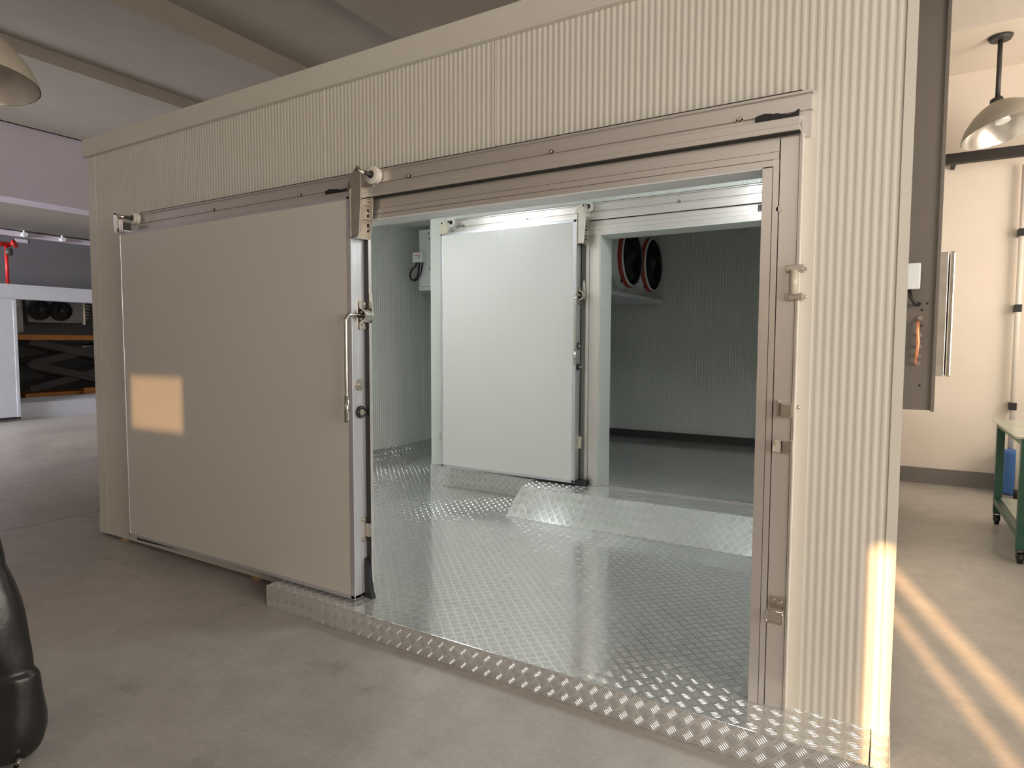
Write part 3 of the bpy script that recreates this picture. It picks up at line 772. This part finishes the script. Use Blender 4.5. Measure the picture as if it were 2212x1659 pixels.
# ------------------------------------------------------------------ right side: cabinet on the side wall etc.
cb = thing('electrical_cabinet', 'tall dark grey steel cabinet side with earth bolts hung beside the cold room', 'cabinet', (.07, 1.2, 1.1))
cab = MB()
cab.box(.003, .120, 1.0, 1.30, 1.10, 3.35)
cab.box(.120, .134, .985, 1.30, 1.095, 3.35, .002)
cab.build('cabinet_body', 'grey_paint', cb)
for x, z in ((.110, 1.573), (.092, 1.545), (.092, 1.475), (.094, 1.210)): MB().cyl((x-.018, .9985, z), (x-.018, 1.001, z), .005, n=14).build('bolt_hole', 'black', cb)
for z in (1.508, 1.435, 1.383, 1.343, 1.308):
    b = MB(); b.cyl((.068, 1.0, z), (.068, .994, z), .0105, n=18); b.cyl((.068, .994, z), (.068, .982, z), .007, n=6); b.build('earth_bolt', 'steel', cb)
MB().tube([(.062, .985, 1.500), (.060, .97, 1.485), (.060, .965, 1.45), (.064, .965, 1.40), (.060, .965, 1.35), (.056, .97, 1.31), (.060, .984, 1.302)], [.004, .008, .008, .008, .007, .005, .004], 8).build('earth_strap', 'copper', cb)
jx = thing('junction_box', 'small white plastic box beside the grey cabinet, at the cold room corner', 'junction box', (.03, .97, 1.63))
MB().box(.001, .062, .945, .995, 1.634, 1.748, .006).build('box_body', 'white', jx)
MB().tube([(.022, .965, 1.636), (.028, .955, 1.60), (.045, .955, 1.572), (.058, .965, 1.566), (.062, .99, 1.572)], .008, 10).build('cable', 'black', jx)
sc = thing('steel_cabinet', 'stainless steel cabinet seen edge-on behind the grey cabinet', 'cabinet', (.15, 2.2, 1.2))
MB().box(.003, .224, 2.0, 2.6, 1.213, 1.915, .003).build('cabinet_body', 'steel_s', sc)
MB().box(.229, .255, 1.995, 2.605, 1.213, 1.917, .006).build('cabinet_door', 'steel', sc)
rl = MB().box(.20, 3.1, 4.86, 4.94, 3.075, 3.165, .004)
rl.box(.40, .43, 4.93, 5.243, 3.10, 3.14).box(2.9, 2.93, 4.93, 5.243, 3.10, 3.14)
tag(rl.build('wall_rail', 'rust'), 'dark horizontal rail in front of the cream wall, under the hanging lamp', 'rail')
def pendant(x, y, ztop, zapex, R_, h_, tilt, label, group='bell-shaped hanging lamps'):
    t = thing('pendant_lamp', label, 'lamp', (x, y, ztop), group)
    ax = Vector(tilt).normalized(); c = Vector((x, y, zapex)) - ax*h_
    sh = MB().lathe(c, ax, [(R_, 0), (R_*.985, h_*.08), (R_*.86, h_*.36), (R_*.62, h_*.68), (R_*.42, h_*.86), (R_*.20, h_), (R_*.02, h_)], 40).build('lamp_shade', 'lampw', t)
    MB().lathe(c, ax, [(R_*.985, .002), (R_*.965, h_*.08), (R_*.84, h_*.36), (R_*.60, h_*.66), (R_*.38, h_*.82), (.0, h_*.84)], 40).build('reflector', 'lamp_in', t)
    MB().cyl(c+ax*h_*.6, c+ax*h_*.3, .04, .055, n=16).build('bulb', 'white', t)
    MB().cyl(c+ax*(h_-.01), c+ax*(h_+.04), .055, .045, n=18).build('lamp_cap', 'motor', t)
    MB().cyl((x, y, zapex+.01), (x, y, ztop-.02), .018, n=12).build('lamp_rod', 'motor', t)
    MB().cyl((x, y, ztop-.03), (x, y, ztop), .075, .09, n=20).build('ceiling_plate', 'motor', t)
pendant(.665, 4.50, 3.998, 3.45, .32, .25, (-.26, .10, 1), 'bell-shaped lamp hanging by the cream wall at right')
pendant(-4.98, -.60, 5.06, 3.335, .33, .34, (-.1, .05, 1), 'bell-shaped lamp under the dark ceiling at the left edge')

# green glass-topped cart
ct = thing('work_cart', 'green steel cart with pale plate top and castors at right', 'cart', (1.15, 3.25, 0))
CX0, CX1, CY0, CY1 = .69, 1.55, 2.70, 3.80
for x in (CX0, CX1-.05):
    for y in (CY0, CY1-.05):
        lg = MB().box(x, x+.05, y, y+.05, .09, .80, .003).build('leg', 'green', ct)
        cs = MB(); cs.cyl((x+.01, y+.02, .035), (x+.04, y+.02, .035), .035, n=18)
        cs = cs.build('castor', 'black', lg)
        MB().box(x+.004, x+.008, y, y+.045, .03, .09).box(x+.042, x+.046, y, y+.045, .03, .09).box(x+.004, x+.046, y, y+.045, .082, .09).build('castor_fork', 'motor', cs)
for z in (.16, .76):
    for a in ((CX0+.05, CX1-.05, CY0, CY0+.04), (CX0+.05, CX1-.05, CY1-.04, CY1), (CX0+.001, CX0+.041, CY0+.05, CY1-.05), (CX1-.041, CX1-.001, CY0+.05, CY1-.05)):
        MB().box(*a, z, z+.045, .002).build('cross_rail', 'green', ct)
MB().box(CX0-.03, CX1+.03, CY0-.03, CY1+.03, .805, .817, .002).build('table_top', 'glass_green', ct)
MB().box(CX0+.04, CX1-.04, CY0+.04, CY1-.04, .205, .212).build('lower_shelf', 'glass_green', ct)
# white pipe with clips, blue container
pp = thing('wall_pipe', 'tall white pipe with black clips standing at the cream wall', 'pipe', (.965, 5.17, .3))
MB().cyl((.965, 5.17, .40), (.965, 5.17, 3.06), .023, n=18).build('pipe', 'nylon', pp)
for z in (2.44, 1.74, .82): MB().box(.938, .992, 5.14, 5.243, z-.035, z+.035, .004).build('pipe_clip', 'black', pp)
bk = MB().box(.90, 1.06, 5.0, 5.16, .002, .42, .03)
bk = tag(bk.build('plastic_bin', 'blue'), 'blue plastic bin on the floor behind the green cart', 'bin')
tb = thing('white_canister', 'white canister with black foot behind the green cart', 'canister', (1.02, 4.85, 0))
MB().cyl((1.02, 4.85, .09), (1.02, 4.85, .62), .055, n=24).build('canister_body', 'nylon', tb)
MB().cyl((1.02, 4.85, .0), (1.02, 4.85, .09), .062, n=24).build('foot', 'black', tb)

# ------------------------------------------------------------------ left background: second cold room
c2 = thing('cold_room', 'distant white cold room at left with a scissor lift inside', 'cold room', (-14.0, 4.5, 0))
mb = MB()
mb.box(-13.55, -13.4, .6, 7.5, 2.16, 2.385); mb.box(-13.55, -13.4, .6, 2.3, 0, 2.16); mb.box(-13.55, -13.4, 5.2, 7.5, 0, 2.16)
mb.build('front_wall', 'room2', c2)
mb = MB(); mb.prism([(0, 0), (0, .30), (-.25, .38), (-.25, 0)], (-13.4, 2.3, 0), (1, 0, 0), (0, 0, 1), (0, 2.9, 0)); mb.build('sill', 'room2', c2)
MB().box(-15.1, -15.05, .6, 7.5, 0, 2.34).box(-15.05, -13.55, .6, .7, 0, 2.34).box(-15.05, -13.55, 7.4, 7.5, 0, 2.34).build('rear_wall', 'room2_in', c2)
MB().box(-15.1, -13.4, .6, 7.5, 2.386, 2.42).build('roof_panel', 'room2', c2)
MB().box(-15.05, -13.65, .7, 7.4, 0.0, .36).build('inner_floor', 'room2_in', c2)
d3 = thing('sliding_door', 'distant white sliding door of the far cold room, at left edge', 'door', (-13.34, 1.9, .07))
MB().box(-13.39, -13.29, 1.0, 2.72, .075, 2.13, .004).build('door_panel', 'room2', d3)
MB().box(-13.395, -13.285, 2.72, 2.775, .07, 2.15, .006).box(-13.395, -13.285, 1.0, 2.72, 2.12, 2.15, .004).build('edge_trim', 'room2', d3)
MB().box(-13.39, -13.30, 1.0, 2.775, .035, .07).build('gasket', 'rubber', d3)
# cooler in the far room
u3 = thing('unit_cooler', 'dim grey cooler with two black fans inside the far cold room', 'air cooler', (-14.3, 4.0, 1.75))
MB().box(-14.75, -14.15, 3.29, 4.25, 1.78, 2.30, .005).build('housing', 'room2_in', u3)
for y in (3.48, 3.84): fan(u3, (-14.15, y, 2.02), .165, tape=False, wires=False, sm='motor')
mb = MB()
mb.box(-14.75, -14.2, 4.26, 4.31, 1.76, 2.3)
for i in range(7):
    z = 1.84+i*.065
    mb.tube([(-14.3, 4.31, z), (-14.3, 4.38, z+.01), (-14.25, 4.42, z+.03), (-14.2, 4.38, z+.04), (-14.2, 4.31, z+.05)], .012, 6)
plabel(mb.build('return_bend', 'steel_s', u3), 'silver coil bends at the end of the cooler')
wb = MB().box(-14.5, -14.2, 2.75, 3.24, 1.56, 2.28, .05)
tag(wb.build('wrapped_crate', 'wrap'), 'pale film-wrapped crate on the scissor lift, beside the far cooler', 'crate')
# scissor lift
sl = thing('scissor_lift', 'dark scissor lift with orange base inside the far cold room', 'scissor lift', (-14.2, 4.1, .36))
MB().box(-14.6, -13.8, 3.05, 5.1, .365, .44, .01).box(-13.78, -13.70, 4.0, 4.6, .365, .50, .01).build('base_frame', 'lift_o', sl)
MB().box(-14.6, -13.8, 2.95, 5.1, 1.44, 1.54, .01).build('platform', 'lift_o', sl)
for xx in (-13.86, -14.5):
    for (p, q) in (((3.15, .50), (4.95, .98)), ((3.15, .98), (4.95, .50)), ((3.15, .98), (4.95, 1.42)), ((3.15, 1.42), (4.95, .98))):
        a = Vector((xx, p[0], p[1])); b_ = Vector((xx, q[0], q[1])); L_ = (b_-a).length
        ang = math.atan2(q[1]-p[1], q[0]-p[0])
        mb = MB(); c_ = (a+b_)/2
        off = .0 if q[1] > p[1] else .035
        mb.box(c_.x-.015+off, c_.x+.015+off, c_.y-L_/2, c_.y+L_/2, c_.z-.07, c_.z+.07, .01, rot=Matrix.Rotation(ang, 3, 'X'))
        mb.build('lift_arm', 'black', sl)
MB().box(-14.4, -14.0, 4.15, 4.6, 1.12, 1.34, .03).build('hydraulic_pack', 'wrap', sl)
for p in ((3.15, .98), (4.95, .98), (4.05, .74), (4.05, 1.2)): pass
for y, z in ((4.05, .74), (4.05, 1.2), (3.15, .98)): MB().cyl((-14.55, y, z), (-13.82, y, z), .03).build('pivot_shaft', 'motor', sl)
# red riser with valve on the far bay
rv = thing('fire_pipe', 'red riser pipe with valve wheel above the far cold room', 'pipe', (-13.9, 2.9, 2.42))
MB().cyl((-13.9, 2.895, 2.421), (-13.9, 2.895, 3.16), .028, n=14).build('pipe', 'red', rv)
MB().cyl((-13.9, 2.60, 3.17), (-13.9, 2.96, 3.17), .045, n=14).build('pipe_elbow', 'red', rv)
MB().cyl((-13.84, 2.99, 3.185), (-13.82, 3.01, 3.195), .075, n=20).cyl((-13.9, 2.93, 3.18), (-13.83, 3.0, 3.19), .02).build('valve_wheel', 'red', rv)
MB().cyl((-13.9, 2.93, 2.98), (-13.9, 2.93, 3.10), .06, n=14).build('valve_body', 'motor', rv)
mb = MB().box(-15.148, -15.14, 3.52, 3.74, 3.40, 3.47, .002)
tag(mb.build('wall_plate', 'lav_wall'), 'small pale rectangular plate high on the dark far wall', 'wall plate')
for y, s_ in ((3.62, 'left'), (4.30, 'right')):
    b = MB(); b.cyl((-15.05, y, 3.54), (-14.93, y, 3.54), .045, n=12).cyl((-15.0, y, 3.54), (-15.0, y, 3.64), .02, n=8)
    tag(b.build('pipe_clamp', 'white'), 'small white clamp on the ledge of the dark far wall, the %s one of two' % s_, 'clamp', 'clamps on the far ledge')

# ------------------------------------------------------------------ black bag, lower left
def black_bag():
    t = thing('black_bag', 'glossy black bag slumped on the concrete at the lower left edge', 'bag', (-2.75, -1.55, 0))
    # direction along the image right at that place
    rt = Vector((math.cos(_yaw), math.sin(_yaw), 0)); fw = Vector((-math.sin(_yaw), math.cos(_yaw), 0))
    # silhouette (distance to the right of the bag centre) against height
    prof = [(0.0, .27), (.015, .31), (.05, .34), (.10, .357), (.166, .356), (.23, .350), (.285, .352), (.30, .345), (.312, .325), (.339, .326), (.417, .314), (.511, .300), (.619, .266), (.655, .246), (.672, .250), (.757, .236), (.84, .20), (.90, .15), (.93, .0)]
    c0 = Vector((-2.705, -1.60, 0))
    n = 40; mb = MB(); rings = []
    rnd = [random.uniform(-1, 1) for _ in range(n)]
    for z, r_ in prof:
        ring = []
        for k in range(n):
            a = 2*PI*k/n
            wob = 1 + .035*math.sin(3*a + z*9) + .02*math.sin(7*a - z*14) + .012*rnd[k]*math.sin(z*20)
            dw = .36 + .05*math.sin(z*16)
            if math.cos(a) > .9: wob = 1 + .01*math.sin(z*40)
            ring.append(mb.bm.verts.new(c0 + rt*(math.cos(a)*r_*wob) + fw*(math.sin(a)*r_*dw*wob) + Vector((0, 0, z+.003))))
        rings.append(ring)
    for a, b in zip(rings, rings[1:]):
        for k in range(n):
            f = mb.bm.faces.new((a[k], a[(k+1) % n], b[(k+1) % n], b[k])); f.smooth = True
    mb.bm.faces.new(rings[0][::-1])
    bb = mb.build('bag_body', 'blackgloss', t)
    sub = bb.ob.modifiers.new('smooth', 'SUBSURF'); sub.levels = 2; sub.render_levels = 2
    # stud and eyelet on the side that faces the camera
    s = c0 + rt*.315 - fw*.062 + Vector((0, 0, .035))
    MB().lathe(s, -fw + rt*.3, [(.0, .012), (.010, .010), (.014, .0), (.014, -.01)], 16).build('metal_stud', 'steel', t)
    e = c0 + rt*.205 - fw*.118 + Vector((0, 0, .225))
    MB().torus(e, -fw + Vector((0, 0, .5)), .016, .005, 24, 8).build('eyelet', 'nylon', t)
black_bag()
